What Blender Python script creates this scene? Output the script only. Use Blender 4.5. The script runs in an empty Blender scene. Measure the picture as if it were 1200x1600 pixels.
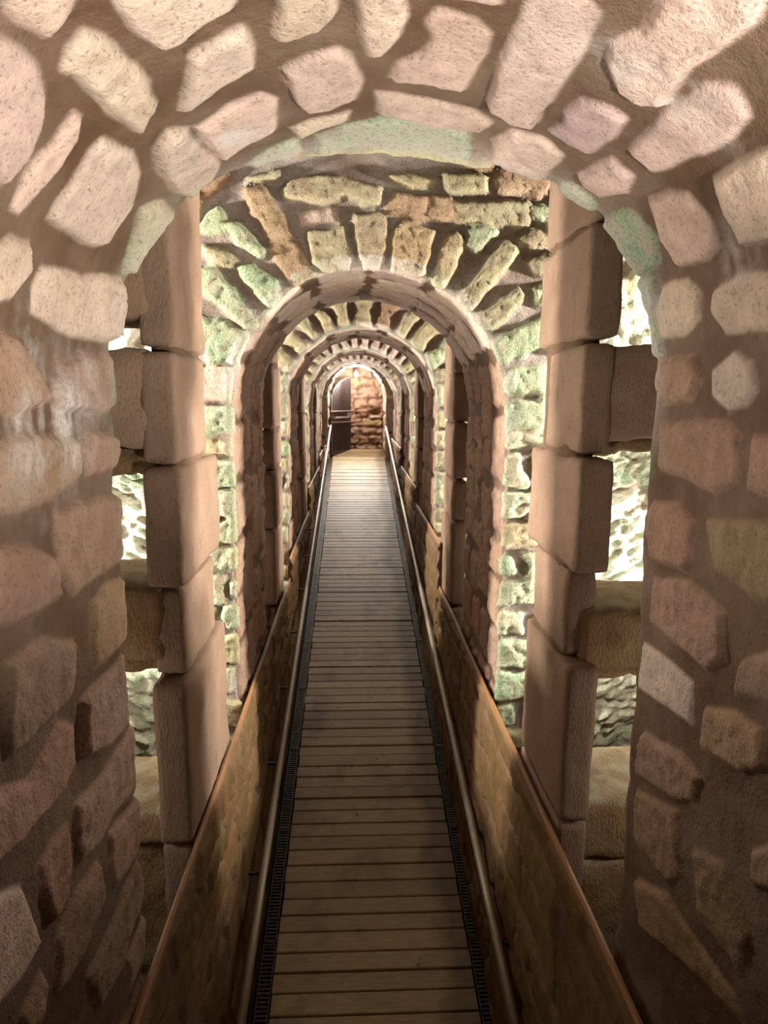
import bpy, math
import numpy as np

# ------------------------------------------------------------------ units
# Everything is laid out in "spans": the clear width of one arch is 1.
# The passage runs along +Y, z = 0 is the level of the arch springings.
S, Z0 = 1.6, 4.4
XC = 0.0635                       # centre line of the passage
HALF = 0.5
RAMP0, RAMPK = -2.69, 0.172       # boardwalk surface: z = RAMP0 + RAMPK*y
ARCH_NEAR = [0.44, 2.51, 4.62, 6.68, 8.72]
ARCH_FAR = [1.30, 3.38, 5.50, 7.55, 9.60]
rng = np.random.default_rng(7)
COL = bpy.context.scene.collection


def ramp(y):
    return RAMP0 + RAMPK * y


def W(p):
    p = np.asarray(p, float)
    return p * S + np.array([0, 0, Z0])


# ------------------------------------------------------------------ noise
_T = np.random.default_rng(3).random((64, 64, 64))


def vnoise(p):
    i = np.floor(p).astype(int)
    f = p - i
    f = f * f * (3 - 2 * f)
    a, b = i & 63, (i + 1) & 63
    x, y, z = f[:, 0], f[:, 1], f[:, 2]
    c = lambda X, Y, Z: _T[X[:, 0], Y[:, 1], Z[:, 2]]
    e = (c(a, a, a) * (1 - x) + c(b, a, a) * x) * (1 - y) + (c(a, b, a) * (1 - x) + c(b, b, a) * x) * y
    g = (c(a, a, b) * (1 - x) + c(b, a, b) * x) * (1 - y) + (c(a, b, b) * (1 - x) + c(b, b, b) * x) * y
    return (e * (1 - z) + g * z) * 2 - 1


def fbm(p, octv=3):
    s, a, n = 0, 1.0, 0
    p = np.array(p, float)
    for k in range(octv):
        s = s + a * vnoise(p + 17.3 * k)
        n += a
        a *= .5
        p = p * 2.03
    return s / n


def sstep(a, b, x):
    t = np.clip((x - a) / (b - a), 0, 1)
    return t * t * (3 - 2 * t)


def srgb(r, g, b):
    f = lambda c: (c / 255 / 12.92) if c / 255 <= .04045 else ((c / 255 + .055) / 1.055) ** 2.4
    return np.array([f(r), f(g), f(b)])


# ------------------------------------------------------------------ mesh helpers
def mesh_obj(name, verts, faces, mat, parent=None, base=None, attrs=None, smooth=True):
    """verts already in metres (world). base: world point used as the object's origin."""
    verts = np.asarray(verts, float)
    b = np.array(base if base is not None else (0, 0, 0), float)
    me = bpy.data.meshes.new(name)
    v = (verts - b).astype(np.float32)
    if isinstance(faces, np.ndarray):
        nf, k = faces.shape
        me.vertices.add(len(v))
        me.vertices.foreach_set('co', v.ravel())
        me.loops.add(nf * k)
        me.loops.foreach_set('vertex_index', faces.astype(np.int32).ravel())
        me.polygons.add(nf)
        me.polygons.foreach_set('loop_start', (np.arange(nf) * k).astype(np.int32))
        me.update(calc_edges=True)
        me.validate()
    else:
        me.from_pydata([tuple(q) for q in v], [], faces)
        me.update()
    if smooth:
        me.polygons.foreach_set('use_smooth', np.ones(len(me.polygons), bool))
    for an, (dt, arr) in (attrs or {}).items():
        a = me.attributes.new(an, dt, 'POINT')
        arr = np.asarray(arr, np.float32)
        if dt == 'FLOAT_COLOR':
            a.data.foreach_set('color', np.concatenate([arr, np.ones((len(arr), 1), np.float32)], 1).ravel())
        else:
            a.data.foreach_set('value', arr.ravel())
    me.materials.append(mat)
    o = bpy.data.objects.new(name, me)
    COL.objects.link(o)
    if parent is not None:
        o.parent = parent
    else:
        o.location = b
    return o


def empty(name, base):
    o = bpy.data.objects.new(name, None)
    COL.objects.link(o)
    o.location = base
    o.empty_display_size = .1
    return o


def tag(o, label, cat, group=None, kind=None):
    o['label'] = label
    o['category'] = cat
    if group:
        o['group'] = group
    if kind:
        o['kind'] = kind
    return o


def structure(o):
    o['kind'] = 'structure'
    return o


class MB:
    """collects boxes / tubes into one mesh"""

    def __init__(s):
        s.v, s.f, s.n = [], [], 0

    def add(s, v, f):
        s.v.append(np.asarray(v, float))
        s.f += [tuple(i + s.n for i in q) for q in f]
        s.n += len(v)

    def box(s, x0, x1, y0, y1, z0, z1, slope=0.0, ref=None, bev=0.0):
        ref = y0 if ref is None else ref
        p = []
        if bev <= 0:
            for z in (z0, z1):
                for (x, y) in ((x0, y0), (x1, y0), (x1, y1), (x0, y1)):
                    p.append((x, y, z + slope * (y - ref)))
            s.add(p, [(3, 2, 1, 0), (4, 5, 6, 7), (0, 1, 5, 4), (1, 2, 6, 5), (2, 3, 7, 6), (3, 0, 4, 7)])
        else:
            for z, d in ((z0, 0), (z1 - bev, 0), (z1, bev)):
                for (x, y) in ((x0 + d, y0 + d), (x1 - d, y0 + d), (x1 - d, y1 - d), (x0 + d, y1 - d)):
                    p.append((x, y, z + slope * (y - ref)))
            f = [(3, 2, 1, 0), (8, 9, 10, 11)]
            for l in (0, 4):
                for k in range(4):
                    a, b = l + k, l + (k + 1) % 4
                    f.append((a, b, b + 4, a + 4))
            s.add(p, f)

    def tube(s, pts, r, n=12):
        pts = np.asarray(pts, float)
        rings = []
        for i in range(len(pts)):
            t = pts[min(i + 1, len(pts) - 1)] - pts[max(i - 1, 0)]
            t /= np.linalg.norm(t)
            a = np.cross(t, [0, 0, 1.0])
            if np.linalg.norm(a) < 1e-3:
                a = np.cross(t, [1.0, 0, 0])
            a /= np.linalg.norm(a)
            b = np.cross(a, t)
            rings.append([pts[i] + r * (math.cos(k * 2 * math.pi / n) * a + math.sin(k * 2 * math.pi / n) * b) for k in range(n)])
        v = np.array(rings).reshape(-1, 3)
        f = []
        for i in range(len(pts) - 1):
            for k in range(n):
                f.append((i * n + k, i * n + (k + 1) % n, (i + 1) * n + (k + 1) % n, (i + 1) * n + k))
        f.append(tuple(range(n - 1, -1, -1)))
        f.append(tuple(range((len(pts) - 1) * n, len(pts) * n)))
        s.add(v, f)

    def build(s, name, mat, parent=None, base=None, smooth=False):
        return mesh_obj(name, W(np.concatenate(s.v)), s.f, mat, parent, base, smooth=smooth)


# ------------------------------------------------------------------ materials
def new_mat(name):
    m = bpy.data.materials.new(name)
    m.use_nodes = True
    nt = m.node_tree
    for n in list(nt.nodes):
        nt.nodes.remove(n)
    out = nt.nodes.new('ShaderNodeOutputMaterial')
    b = nt.nodes.new('ShaderNodeBsdfPrincipled')
    nt.links.new(b.outputs[0], out.inputs[0])
    return m, nt, b


def N(nt, t, **kw):
    n = nt.nodes.new(t)
    for k, v in kw.items():
        if k.startswith('_'):
            setattr(n, k[1:], v)
        else:
            n.inputs[k.replace('__', ' ')].default_value = v
    return n


def noise(nt, scale, detail=3, rough=.6, stretch=None, coord='Object'):
    tc = nt.nodes.new('ShaderNodeTexCoord')
    src = tc.outputs[coord]
    if stretch:
        mp = nt.nodes.new('ShaderNodeMapping')
        mp.inputs['Scale'].default_value = stretch
        nt.links.new(src, mp.inputs[0])
        src = mp.outputs[0]
    n = N(nt, 'ShaderNodeTexNoise', Scale=scale, Detail=detail, Roughness=rough)
    nt.links.new(src, n.inputs['Vector'])
    return n.outputs['Fac']


def rng_map(nt, src, a, b, c, d):
    m = nt.nodes.new('ShaderNodeMapRange')
    for i, v in enumerate((a, b, c, d)):
        m.inputs[i + 1].default_value = v
    nt.links.new(src, m.inputs[0])
    return m.outputs[0]


def mix(nt, fac, a, b, mode='MIX'):
    m = nt.nodes.new('ShaderNodeMix')
    m.data_type = 'RGBA'
    m.blend_type = mode
    for inp, v in ((m.inputs[0], fac), (m.inputs[6], a), (m.inputs[7], b)):
        if hasattr(v, 'is_output'):
            nt.links.new(v, inp)
        elif isinstance(v, (int, float)):
            inp.default_value = v
        else:
            inp.default_value = (*v, 1)
    return m.outputs[2]


def math_n(nt, op, a, b):
    m = nt.nodes.new('ShaderNodeMath')
    m.operation = op
    for inp, v in ((m.inputs[0], a), (m.inputs[1], b)):
        if hasattr(v, 'is_output'):
            nt.links.new(v, inp)
        else:
            inp.default_value = v
    return m.outputs[0]


def bump(nt, bsdf, h, strength, dist):
    b = N(nt, 'ShaderNodeBump', Strength=strength, Distance=dist)
    nt.links.new(h, b.inputs['Height'])
    nt.links.new(b.outputs[0], bsdf.inputs['Normal'])


def attr(nt, name):
    a = nt.nodes.new('ShaderNodeAttribute')
    a.attribute_name = name
    return a


def grey(nt, fac):
    c = nt.nodes.new('ShaderNodeCombineColor')
    for i in range(3):
        nt.links.new(fac, c.inputs[i])
    return c.outputs[0]


def masonry_material(name, bd):
    m, nt, b = new_mat(name)
    stone, moss, salt, col = attr(nt, 'stone').outputs['Fac'], attr(nt, 'moss').outputs['Fac'], attr(nt, 'salt').outputs['Fac'], attr(nt, 'col').outputs['Color']
    big, mid, fine = noise(nt, 3.0, 4), noise(nt, 14, 5, .65), noise(nt, 90, 4, .7)
    sc = mix(nt, 1.0, col, grey(nt, rng_map(nt, mid, .3, .72, .70, 1.16)), 'MULTIPLY')
    pit = rng_map(nt, fine, .33, .45, 1, 0)
    sc = mix(nt, math_n(nt, 'MULTIPLY', rng_map(nt, noise(nt, 7, 4, .7), .56, .66, 0, 1), .35), sc, srgb(122, 96, 70))
    sc = mix(nt, math_n(nt, 'MULTIPLY', pit, .55), sc, srgb(92, 70, 55))
    mort = mix(nt, rng_map(nt, big, .35, .7, 0, 1), srgb(98, 74, 56), srgb(130, 109, 92))
    mort = mix(nt, rng_map(nt, mid, .62, .74, 0, .6), mort, srgb(86, 84, 80))
    mort = mix(nt, rng_map(nt, fine, .3, .4, .5, 0), mort, srgb(80, 60, 45))
    c = mix(nt, stone, mort, sc)
    mossf = math_n(nt, 'MULTIPLY', moss, rng_map(nt, mid, .38, .58, .15, 1))
    c = mix(nt, mossf, c, mix(nt, rng_map(nt, fine, .35, .65, 0, 1), srgb(98, 138, 110), srgb(172, 188, 154)))
    c = mix(nt, math_n(nt, 'MULTIPLY', salt, rng_map(nt, fine, .3, .6, .45, 1)), c, srgb(212, 203, 196))
    nt.links.new(c, b.inputs['Base Color'])
    b.inputs['Roughness'].default_value = .92
    b.inputs['Specular IOR Level'].default_value = .15
    h = math_n(nt, 'ADD', math_n(nt, 'MULTIPLY', mid, .6), math_n(nt, 'MULTIPLY', fine, .5))
    bump(nt, b, h, .9, bd)
    return m


def dressed_material(name, c1, c2, dark, mossy=True, bs=.6):
    m, nt, b = new_mat(name)
    big, mid, fine = noise(nt, 2.2, 4), noise(nt, 10, 5, .65, (1, 1, .5)), noise(nt, 110, 3, .7, (1, 1, .45))
    c = mix(nt, rng_map(nt, big, .35, .65, 0, 1), c1, c2)
    c = mix(nt, rng_map(nt, mid, .55, .75, 0, .45), c, dark)
    c = mix(nt, rng_map(nt, fine, .30, .48, .55, 0), c, dark)
    if mossy:
        g = nt.nodes.new('ShaderNodeNewGeometry')
        s = nt.nodes.new('ShaderNodeSeparateXYZ')
        nt.links.new(g.outputs['Normal'], s.inputs[0])
        up = rng_map(nt, s.outputs[2], .45, .85, 0, 1)
        c = mix(nt, math_n(nt, 'MULTIPLY', up, rng_map(nt, mid, .4, .6, .15, .7)), c, srgb(190, 182, 160))
    nt.links.new(c, b.inputs['Base Color'])
    b.inputs['Roughness'].default_value = .92
    b.inputs['Specular IOR Level'].default_value = .15
    h = math_n(nt, 'ADD', math_n(nt, 'MULTIPLY', mid, .5), math_n(nt, 'MULTIPLY', fine, .6))
    bump(nt, b, h, bs, .026)
    return m


def simple(name, c, rough=.6, metal=0.0, var=.25, scale=20, c2=None, bs=0.0, stretch=None):
    m, nt, b = new_mat(name)
    n = noise(nt, scale, 4, .6, stretch)
    c2 = c2 if c2 is not None else c * (1 - var)
    nt.links.new(mix(nt, rng_map(nt, n, .35, .65, 0, 1), c, c2), b.inputs['Base Color'])
    b.inputs['Roughness'].default_value = rough
    b.inputs['Metallic'].default_value = metal
    if bs:
        bump(nt, b, n, bs, .01)
    return m


def deck_material():
    m, nt, b = new_mat('weathered_planks')
    grain = noise(nt, 7, 5, .7, (1.2, 9, 3))
    blot = noise(nt, 1.7, 5, .65)
    spot = noise(nt, 9, 3, .6)
    c = mix(nt, rng_map(nt, grain, .3, .7, 0, 1), srgb(182, 165, 132), srgb(150, 131, 97))
    c = mix(nt, rng_map(nt, blot, .52, .68, 0, .55), c, srgb(88, 72, 48))
    c = mix(nt, rng_map(nt, spot, .68, .74, 0, .7), c, srgb(62, 48, 32))
    tc = nt.nodes.new('ShaderNodeTexCoord')          # damp mark plus painted shadow band along the right-hand edge
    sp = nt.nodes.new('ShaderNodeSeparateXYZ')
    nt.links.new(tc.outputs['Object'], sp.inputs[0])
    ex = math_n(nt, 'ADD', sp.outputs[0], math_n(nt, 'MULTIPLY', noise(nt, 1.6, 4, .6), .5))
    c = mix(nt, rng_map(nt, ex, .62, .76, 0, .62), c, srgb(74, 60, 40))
    a = attr(nt, 'tone').outputs['Fac']
    c = mix(nt, 1.0, c, grey(nt, rng_map(nt, a, 0, 1, .82, 1.1)), 'MULTIPLY')
    nt.links.new(c, b.inputs['Base Color'])
    b.inputs['Roughness'].default_value = .62
    bump(nt, b, grain, .35, .006)
    return m


M = {
    'masonry': masonry_material('masonry', .015),
    'rough_masonry': masonry_material('rough_masonry', .034),
    'dressed': dressed_material('dressed_stone', srgb(164, 136, 114), srgb(146, 118, 97), srgb(104, 80, 60)),
    'shaft': dressed_material('shaft_stone', srgb(152, 126, 107), srgb(135, 110, 91), srgb(104, 80, 62), False),
    'joint': dressed_material('pillar_mortar', srgb(116, 92, 72), srgb(100, 80, 62), srgb(70, 54, 40), False),
    'rough': dressed_material('rough_block', srgb(164, 138, 102), srgb(146, 116, 82), srgb(92, 70, 46), True, 1.0),
    'plain_rock': dressed_material('plain_rock', srgb(150, 128, 104), srgb(130, 108, 84), srgb(80, 64, 48), False, 1.0),
    'coping': simple('coping_wood', srgb(150, 108, 66), .6, 0, .3, 9, srgb(118, 82, 48), .3, (1, .15, 1)),
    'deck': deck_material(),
    'grate': simple('drain_metal', srgb(92, 84, 70), .5, .6, .3, 30, srgb(64, 50, 38)),
    'rail': simple('rail_steel', srgb(176, 168, 152), .5, .5, .15, 12),
    'bracket': simple('bracket_iron', srgb(40, 34, 30), .6, .4),
    'gate': simple('gate_iron', srgb(84, 72, 68), .5, .5, .2),
    'gate_bar': simple('gate_bar_steel', srgb(196, 186, 182), .4, .7, .1),
    'gutter': simple('drain_bottom', srgb(52, 42, 32), .9),
    'lamp_body': simple('lamp_housing', srgb(90, 88, 86), .5, .4),
}


# ------------------------------------------------------------------ masonry surfaces
KIND = {   # colour, moss, height, edge width, roughness
    'p': (srgb(212, 188, 171), 0.0, .020, .016, .35),
    'r': (srgb(214, 188, 172), 0.0, .022, .020, 1.0),
    's': (srgb(218, 192, 176), 0.05, .022, .020, .6),
    'w': (srgb(206, 200, 186), .35, .018, .016, .8),
    'm': (srgb(208, 188, 168), .35, .020, .018, .8),
    'M': (srgb(204, 192, 172), .75, .018, .016, .9),
    'Y': (srgb(218, 202, 140), .10, .060, .016, .9),
    'd': (srgb(168, 138, 118), 0.0, .024, .020, .9),
    'o': (srgb(160, 133, 106), 0.0, .024, .020, .9),
    'y': (srgb(172, 146, 116), 0.0, .024, .020, .6),
    't': (srgb(184, 166, 134), .20, .030, .014, .8),
    'g': (srgb(190, 186, 152), .65, .030, .014, .9),
    'k': (srgb(204, 188, 160), .55, .026, .014, 1.3),
    'q': (srgb(178, 153, 122), .05, .030, .014, .9),
    'b': (srgb(112, 87, 56), 0.0, .012, .012, .7),
}


def poly_sd(P, poly):
    """signed distance, positive inside"""
    A = poly
    B = np.roll(poly, -1, 0)
    d2 = np.full(len(P), 1e9)
    ins = np.zeros(len(P), bool)
    for a, b in zip(A, B):
        e = b - a
        w = P - a
        t = np.clip((w @ e) / (e @ e + 1e-12), 0, 1)
        q = w - t[:, None] * e
        d2 = np.minimum(d2, (q * q).sum(1))
        c = (a[1] <= P[:, 1]) != (b[1] <= P[:, 1])
        if abs(e[1]) > 1e-12:
            xi = a[0] + (P[:, 1] - a[1]) / e[1] * e[0]
            ins ^= c & (P[:, 0] < xi)
    d = np.sqrt(d2)
    return np.where(ins, d, -d)


class Surf:
    """height / colour / masks of a masonry chart"""

    def __init__(s, n):
        s.h = np.zeros(n)
        s.stone = np.zeros(n)
        s.col = np.tile(srgb(130, 104, 84), (n, 1))
        s.moss = np.zeros(n)
        s.salt = np.zeros(n)


def lay(sf, idx, chart, pos, stones, warp=1.0, hk=1.0, mortar=.006, rk=1.0, ek=1.0, grow=0.0):
    """stones: list of (kind, polygon, rounding). writes into sf at idx"""
    P = chart[idx]
    p3 = pos[idx]
    n1, n2 = fbm(p3 * 22, 2), fbm(p3 * 60 + 5, 2)
    rough = fbm(p3 * 46 + 9, 3)
    ridg = 1 - np.abs(fbm(p3 * 30 + 21, 3)) * 2
    h = mortar * fbm(p3 * 18 + 3, 3)
    st = np.zeros(len(P))
    col = np.tile(srgb(130, 104, 84), (len(P), 1))
    ms = np.zeros(len(P))
    for kind, poly, rd in stones:
        poly = np.asarray(poly, float)
        c, mo, H, e, ro = KIND[kind]
        e = e * ek
        if rd > 0:
            cc = poly.mean(0)
            dd = poly - cc
            poly_i = cc + dd * np.maximum(0.3, 1 - rd * 1.2 / (np.linalg.norm(dd, axis=1, keepdims=True) + 1e-9))
        else:
            poly_i = poly
        lo, hi = poly.min(0) - .03, poly.max(0) + .03
        k = np.where((P[:, 0] > lo[0]) & (P[:, 0] < hi[0]) & (P[:, 1] > lo[1]) & (P[:, 1] < hi[1]))[0]
        if len(k) == 0:
            continue
        d = poly_sd(P[k], poly_i) + rd + grow + warp * (.010 * n1[k] + .0025 * n2[k])
        Hs = H * hk * rng.uniform(.75, 1.2)
        tilt = rng.normal(0, .05, 2)
        body = Hs * sstep(-.002, e, d) + sstep(0, e, d) * ((P[k] - poly.mean(0)) @ tilt * .6 + rk * ro * (.0055 * rough[k] + .004 * ridg[k]))
        m = sstep(-.003, .007, d)
        up = body * m + h[k] * (1 - m)
        better = m > st[k]
        kk = k[better]
        h[kk] = up[better]
        st[kk] = m[better]
        cj = np.clip(c * rng.uniform(.88, 1.1) * (1 + rng.normal(0, .025, 3)), 0, 1)
        col[kk] = cj
        ms[kk] = mo * rng.uniform(.6, 1.25)
    sf.h[idx] = h
    sf.stone[idx] = st
    sf.col[idx] = col
    sf.moss[idx] = np.clip(ms * (1 + .7 * fbm(p3 * 9 + 31, 2)), 0, 1)


def courses(a0, a1, b0, b1, hr, lr, gap, kinds, rd=.02, jit=.012, flip=False):
    """rows of stones: rows stacked along b, stones laid along a. flip swaps the chart axes"""
    out = []
    b = b0
    while b < b1 - .02:
        hh = rng.uniform(*hr)
        a = a0 - rng.uniform(0, lr[0])
        while a < a1:
            ll = rng.uniform(*lr)
            q = np.array([(a + gap / 2, b + gap / 2), (a + ll / 2, b + gap / 2), (a + ll - gap / 2, b + gap / 2), (a + ll - gap / 2, b + hh / 2), (a + ll - gap / 2, b + hh - gap / 2), (a + ll / 2, b + hh - gap / 2), (a + gap / 2, b + hh - gap / 2), (a + gap / 2, b + hh / 2)])
            q = q + rng.normal(0, jit, q.shape) * np.array([1, .6])
            q[:, 0] = np.clip(q[:, 0], a0 - .03, a1 + .03)
            if q[:, 0].max() - q[:, 0].min() > .035:
                out.append((kinds[rng.integers(len(kinds))], q[:, ::-1] if flip else q, rd))
            a += ll
        b += hh
    return out


def voussoirs(xc, zc, r0, r1, dth, gap, kinds, jit=.012, rd=.018):
    out = []
    th = 0.0
    while th < math.pi - .03:
        w = min(rng.uniform(*dth), math.pi - th)
        if math.pi - th - w < dth[0] * .5:
            w = math.pi - th
        ra, rb = r0, r1 * rng.uniform(.92, 1.05)
        g0, g1 = gap / 2 / ra, gap / 2 / rb
        pts = [(ra, th + g0), (ra, th + w / 2), (ra, th + w - g0), ((ra + rb) / 2, th + w - g0), (rb, th + w - g1), (rb * 1.01, th + w / 2), (rb, th + g1), ((ra + rb) / 2, th + g1)]
        q = np.array([(xc + r * math.cos(t), zc + r * math.sin(t)) for r, t in pts]) + rng.normal(0, jit, (8, 2))
        mid = th + w / 2
        ks = kinds[0] if abs(mid - math.pi / 2) < .75 else kinds[1]
        out.append((ks[rng.integers(len(ks))], q, rd))
        th += w
    return out


def grid_faces(nu, nv, flip=False):
    i, j = np.meshgrid(np.arange(nu - 1), np.arange(nv - 1), indexing='ij')
    a = (i * nv + j).ravel()
    f = np.stack([a, a + nv, a + nv + 1, a + 1], 1)
    return f[:, ::-1] if flip else f


def arch_sheet(name, label, yn, yf, half, zc, zbot, zcoarse, du, dv, front, soffit, back, rc=(.012, .012), rout=1.86, jit=.010,
               edge_moss=(.8, .3), rock_out=True, salt=None, hk=1.0, coarse_back=True, front_coarse=False, seed=0.0, shape=(2.0, .5), ek=1.0, rk=1.0, warp=1.0, grow=0.0, lime=.35, sk=1.0, mat=None):
    R = half
    nn_, hb = shape
    t = np.linspace(0, math.pi, 4001)
    kx = -np.sign(np.cos(t)) * np.abs(np.cos(t)) ** (2 / nn_) * R
    kz = np.abs(np.sin(t)) ** (2 / nn_) * hb
    ku = np.concatenate([[0], np.cumsum(np.hypot(np.diff(kx), np.diff(kz)))])
    L = ku[-1]
    nlow = max(4, int((zcoarse - zbot) / .06))
    nj = int((zc - zcoarse) / du)
    na = int(L / du)
    ul = np.concatenate([np.linspace(zbot - zc, zcoarse - zc, nlow, endpoint=False), np.linspace(zcoarse - zc, 0, nj, endpoint=False)])
    u = np.concatenate([ul, np.linspace(0, L, na, endpoint=False), L - ul[::-1]])
    iu0, iu1 = len(ul), len(ul) + na
    uc = np.clip(u, 0, L)
    ax, az = np.interp(uc, ku, kx), np.interp(uc, ku, kz)
    cx = np.where(u < 0, XC - R, np.where(u > L, XC + R, XC + ax))
    cz = np.where(u < 0, zc + u, np.where(u > L, zc + L - u, zc + az))
    e_ = .01
    tx = np.interp(np.clip(uc + e_, 0, L), ku, kx) - np.interp(np.clip(uc - e_, 0, L), ku, kx)
    tz = np.interp(np.clip(uc + e_, 0, L), ku, kz) - np.interp(np.clip(uc - e_, 0, L), ku, kz)
    tl = np.hypot(tx, tz)
    nx = np.where(u < 0, -1.0, np.where(u > L, 1.0, -tz / tl))
    nz = np.where((u < 0) | (u > L), 0.0, tx / tl)
    r0, r1 = rc
    if front_coarse:
        fr = np.concatenate([np.linspace(rout - R, .3, 8, endpoint=False), np.linspace(.3, r0, 12, endpoint=False)])
    else:
        fr = np.concatenate([np.linspace(rout - R, .62, int((rout - R - .62) / .05), endpoint=False), np.linspace(.62, r0, int(.62 / dv), endpoint=False)])
    ca = np.linspace(0, math.pi / 2, 5)
    prof = [(r, 0.0, 0, -1, 0) for r in fr]
    prof += [(r0 - r0 * math.sin(t), r0 - r0 * math.cos(t), -math.sin(t), -math.cos(t), 0 if t < .8 else 1) for t in ca]
    T = yf - yn
    prof += [(0.0, y, -1, 0, 1) for y in np.linspace(r0, T - r1, int((T - r0 - r1) / dv), endpoint=False)[1:]]
    prof += [(r1 - r1 * math.cos(t), T - r1 + r1 * math.sin(t), -math.cos(t), math.sin(t), 1 if t < .8 else 2) for t in ca]
    br = np.concatenate([np.linspace(r1, .25, 10, endpoint=False), np.linspace(.25, rout - R, 10)])[1:]
    prof += [(r, T, 0, 1, 2) for r in br]
    prof = np.array(prof)
    nu, nv = len(u), len(prof)
    rr, yy, pr, py = (np.tile(prof[:, k], (nu, 1)) for k in range(4))
    zone = np.tile(prof[:, 4].astype(int), (nu, 1)).ravel()
    jj = jit * fbm(np.stack([u * 4 + seed, u * 0 + 3.3, u * 0 + seed], 1), 3)
    base_off = .020 * hk
    X = cx[:, None] + nx[:, None] * (rr + base_off + jj[:, None])
    Zz = cz[:, None] + nz[:, None] * (rr + base_off + jj[:, None])
    Y = yn + yy
    pos = np.stack([X, Y, Zz], -1).reshape(-1, 3)
    ring = np.stack([cx[:, None] + nx[:, None] * rr, cz[:, None] + nz[:, None] * rr], -1).reshape(-1, 2)
    uy = np.stack([np.tile(u[:, None], (1, nv)), Y], -1).reshape(-1, 2)
    sf = Surf(len(pos))
    for zn, chart, st in ((0, ring, front), (1, uy, soffit), (2, ring, back)):
        idx = np.where(zone == zn)[0]
        lay(sf, idx, chart, pos, st, hk=hk * (sk if zn == 1 else 1), ek=ek, rk=rk, warp=warp, grow=grow)
    # lime bloom on the pointing of the lit front face
    k = np.where(zone == 0)[0]
    sf.salt[k] = np.clip((1 - sf.stone[k]) * lime * (1 + 1.1 * fbm(pos[k] * 6 + 80, 3)), 0, 1)
    # rough hewn outer part of the front wall (seen through the pillar openings)
    if rock_out:
        o = (zone == 0) & (np.abs(ring[:, 0] - XC) > .60)
        k = np.where(o)[0]
        ca_, sa_ = math.cos(.55), math.sin(.55)
        sx = np.abs(pos[k, 0] - XC) * ca_ + pos[k, 2] * sa_
        sz = -np.abs(pos[k, 0] - XC) * sa_ + pos[k, 2] * ca_
        q = np.stack([sx * 13, sz * 30, pos[k, 0] * 0 + 4.5], 1)
        rk_ = .65 * np.abs(fbm(q + 40, 2)) * 2 + .35 * (fbm(q * 1.9 + 11, 2) + .6)
        amt = sstep(.60, .68, np.abs(ring[k, 0] - XC)) * (1 - sstep(.28, .4, ring[k, 1]))
        sf.h[k] = sf.h[k] * (1 - .6 * amt) + amt * .036 * (rk_ - .3)
        sf.stone[k] = np.maximum(sf.stone[k], amt * .92)
        sf.col[k] = sf.col[k] * (1 - amt[:, None]) + amt[:, None] * srgb(204, 196, 174)
        sf.moss[k] = np.maximum(sf.moss[k], amt * np.clip(.45 + .9 * fbm(pos[k] * 4 + 50, 2), 0, 1) * .75)
    # algae band where the lamps light the edges
    yv = Y.ravel()
    nz3 = fbm(pos * 7 + 60, 3)
    up = np.clip((pos[:, 2] - zc + .25) / .3, 0, 1)
    if edge_moss[0]:
        k = (zone == 1) | (np.abs(rr.ravel()) < .03)
        sf.moss = np.where(k, np.maximum(sf.moss, up * edge_moss[0] * np.clip(1 - (yv - yn) / .10, 0, 1) * np.clip(.5 + 1.3 * nz3, 0, 1)), sf.moss)
        sf.salt = np.where(k, np.maximum(sf.salt, up * .7 * np.clip(1 - (yv - yn) / .07, 0, 1) * np.clip(.45 - 1.3 * nz3, 0, 1)), sf.salt)
    if edge_moss[1]:
        k = (zone >= 1)
        sf.moss = np.where(k, np.maximum(sf.moss, up * edge_moss[1] * np.clip(1 - (yf - yv) / .12, 0, 1) * np.clip(.5 + 1.4 * nz3, 0, 1)), sf.moss)
        sf.salt = np.where(k, np.maximum(sf.salt, up * .6 * np.clip(1 - (yf - yv) / .10, 0, 1) * np.clip(.45 - 1.4 * nz3, 0, 1)), sf.salt)
    for (su, sy, lu, ly, amt) in (salt or []):      # lime efflorescence hanging in fibres
        k = np.where(zone == 1)[0]
        du_, dy_ = (uy[k, 0] - su) / lu, (uy[k, 1] - sy) / ly
        blob = np.exp(-(du_ ** 2 + dy_ ** 2))
        fib = .3 + .6 * fbm(np.stack([uy[k, 0] * 16, uy[k, 1] * 60, uy[k, 0] * 0 + 7], 1), 3) + 1.1 * fbm(pos[k] * 22, 4)
        sf.salt[k] = np.maximum(sf.salt[k], np.clip(amt * blob * fib * 1.6, 0, 1))
    # displace
    PR, PY = pr.ravel(), py.ravel()
    NX = np.repeat(nx, nv) * PR
    NZ = np.repeat(nz, nv) * PR
    pos = pos + sf.h[:, None] * np.stack([NX, PY, NZ], 1)
    base = W((XC, (yn + yf) / 2, ramp((yn + yf) / 2)))
    root = empty(name, base)
    tag(root, label, 'arch', 'round stone arches along the passage', 'thing')
    A = dict(stone=sf.stone, col=sf.col, moss=sf.moss, salt=sf.salt)
    pg = pos.reshape(nu, nv, 3)
    for pn, a, b in (('pier', 0, iu0 + 1), ('vault', iu0, iu1 + 1), ('pier', iu1, nu)):
        sl = lambda q: q.reshape(nu, nv, -1)[a:b].reshape((b - a) * nv, -1)
        at = {'stone': ('FLOAT', sl(A['stone'])), 'moss': ('FLOAT', sl(A['moss'])), 'salt': ('FLOAT', sl(A['salt'])), 'col': ('FLOAT_COLOR', sl(A['col']))}
        mesh_obj(pn, W(sl(pg)), grid_faces(b - a, nv), mat or M['masonry'], root, base, at)
    return root

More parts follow.
